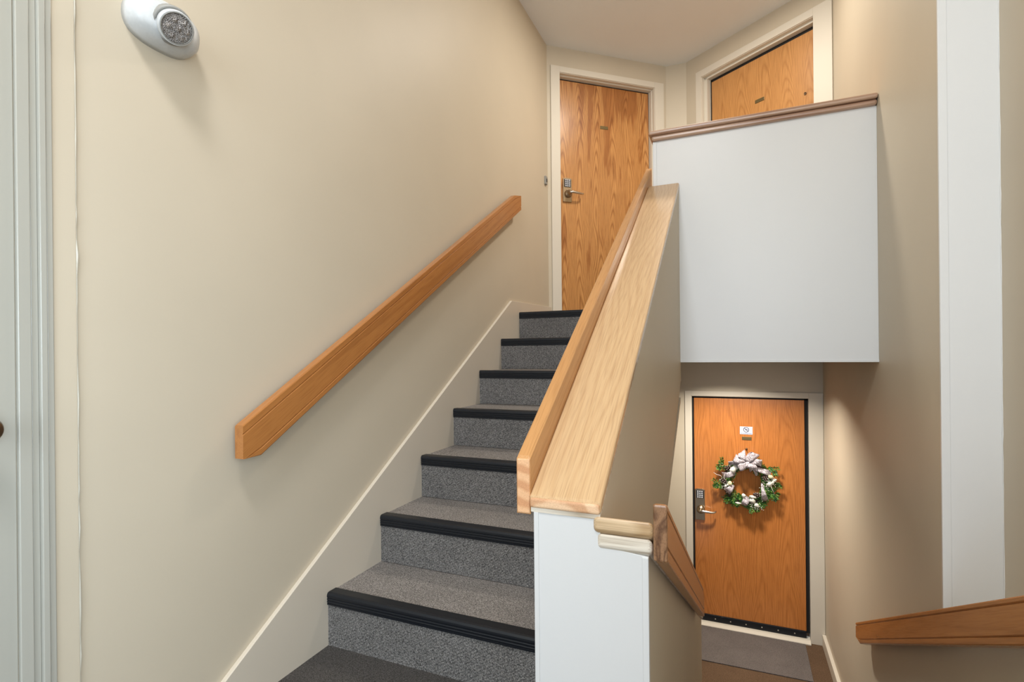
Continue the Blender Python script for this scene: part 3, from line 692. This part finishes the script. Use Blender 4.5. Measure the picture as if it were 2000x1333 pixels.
tail([(560, 640, -0.095), (590, 690, -0.095), (605, 735, -0.085)], 0.035, 0.04)
def band(pa_, pb_, wa, wb, bulge=0.105):
    (x0, z0), (x1, z1) = zp(*pa_), zp(*pb_); d = Vector((x1-x0, 0, z1-z0)); sd = Vector((-d.z, 0, d.x)).normalized()
    pts = [(x0+(x1-x0)*t, -0.012-bulge*math.sin(math.pi*(0.12+0.76*t)), z0+(z1-z0)*t) for t in (k/9 for k in range(10))]
    strip(pts, sd, [wa+(wb-wa)*k/9 for k in range(10)])
band((375, 725), (225, 770), 0.045, 0.05)
band((350, 880), (265, 965), 0.030, 0.075)
band((500, 1005), (450, 1110), 0.055, 0.050)
band((655, 830), (690, 1040), 0.012, 0.062, 0.1)

def pine_cone(px, py, ang, ln_=0.055, r=0.021):
    x, z = zp(px, py); g_ = G(); a = Vector((math.cos(ang), -0.25, math.sin(ang))).normalized()
    c0 = Vector((x, -0.082, z)) - a*ln_/2; u_ = a.cross(Vector((0, 1, 0))).normalized(); w_ = u_.cross(a)
    g_.lathe([(0.002, 0), (r*0.6, ln_*0.2), (r*0.65, ln_*0.45), (r*0.4, ln_*0.8), (0.001, ln_)], c0, a, 10)
    for k in range(64):
        t = (k+1)/65; th = k*2.39996; rr = r*(0.55+0.55*math.sin(math.pi*min(1, t*0.9+0.12)))*(1-0.35*t)
        o_ = u_*math.cos(th) + w_*math.sin(th); b0 = c0 + a*ln_*t*0.95; tg = a.cross(o_)
        tip = b0 + o_*rr*1.15 + a*0.006
        g_.add([b0+o_*rr*0.4-tg*0.003, b0+o_*rr*0.4+tg*0.003, tip+tg*0.0036-a*0.001, tip+a*0.003, tip-tg*0.0036-a*0.001, b0+o_*rr*0.8-a*0.003],
               [(0, 1, 2, 3, 4), (1, 0, 5), (2, 1, 5), (4, 3, 5), (3, 2, 5), (0, 4, 5)])
    cn = g_.obj('pine_cone', M['cone'], wr, local=True)
    s_ = G()
    for k in range(0, 64, 3):
        t = (k+1)/65; th = k*2.39996; o_ = u_*math.cos(th) + w_*math.sin(th)
        rr = r*(0.55+0.55*math.sin(math.pi*min(1, t*0.9+0.12)))*(1-0.35*t)
        s_.blob(c0 + a*ln_*t*0.95 + o_*rr*1.15 + a*0.008, (0.0028, 0.0022, 0.0028), None, 5, 3)
    tag(s_.obj('frost_tip', M['petal'], cn, local=True), kind='stuff')
for q in ((290, 675, 0.7), (240, 830, 2.6), (690, 760, -1.2), (600, 970, 0.3)): pine_cone(*q)
def petal(px, py, sx, sz, rot, mat='petal', y=-0.100):
    x, z = zp(px, py)
    if mat != 'petal':
        G().blob((x, y, z), (sx*0.9, 0.014, sz*0.9), None, 12, 8).obj('cream_ball', M[mat], wr, local=True); return
    # felt leaf: two lobes folded along a middle vein
    R_ = Matrix.Rotation(rot, 3, 'Y'); g_ = G(); n_ = 14; vs = [Vector((0, 0, -sz))]; o = Vector((x, y, z))
    ring_ = []
    for k in range(n_):
        a = 2*math.pi*k/n_ - math.pi/2
        r_ = 1.0 + 0.16*math.cos(2*a) + 0.10*math.cos(3*a+rot)
        ring_.append(o + R_ @ Vector((sx*1.1*r_*math.cos(a), 0.0, sz*1.1*r_*math.sin(a))) + Vector((0, 0.006*math.cos(3*a+px), 0)))
    g_.add(ring_ + [o + Vector((0, -0.007, 0))], [(k, (k+1) % n_, n_) for k in range(n_)], True)
    g_.obj('petal', M['petal'], wr, local=True, solid=0.003)
for q in ((345, 690, .020, .030, 0.5), (378, 655, .018, .018, 1.2), (460, 985, .014, .020, 0), (555, 990, .024, .013, 0.2), (552, 1035, .020, .022, .4), (398, 1078, .022, .008, .1),
          (735, 825, .016, .026, 0.7), (790, 775, .008, .018, 1.0), (770, 800, .008, .020, .6), (600, 1085, .016, .018, .8), (265, 890, .008, .014, 0), (290, 870, .008, .014, .8)): petal(*q)
petal(748, 738, .022, .018, 0.2, 'creamball'); petal(312, 850, .020, .022, 0.2, 'creamball')
def twig(pts):
    G().tube([(zp(*q)[0], y, zp(*q)[1]) for q, y in pts], [0.0024]*(len(pts)-1)+[0.0012], 6).obj('twig', M['twig'], wr, local=True)
twig([((230, 800), -0.06), ((205, 775), -0.07), ((165, 765), -0.075), ((130, 742), -0.078)])
twig([((745, 820), -0.09), ((762, 880), -0.10), ((790, 940), -0.095)])
twig([((270, 830), -0.09), ((245, 790), -0.10), ((255, 745), -0.10)])
g = G()
for (cx, cy, n_) in ((770, 790, 60), (600, 1090, 60), (275, 880, 30), (690, 860, 25)):
    for k in range(n_):
        x, z = zp(cx+rnd.gauss(0, 28), cy+rnd.gauss(0, 24)); g.blob((x, -0.085-rnd.uniform(0, 0.02), z), (0.003, 0.003, 0.004), None, 5, 3)
tag(g.obj('white_berries', M['petal'], wr, local=True), kind='stuff')
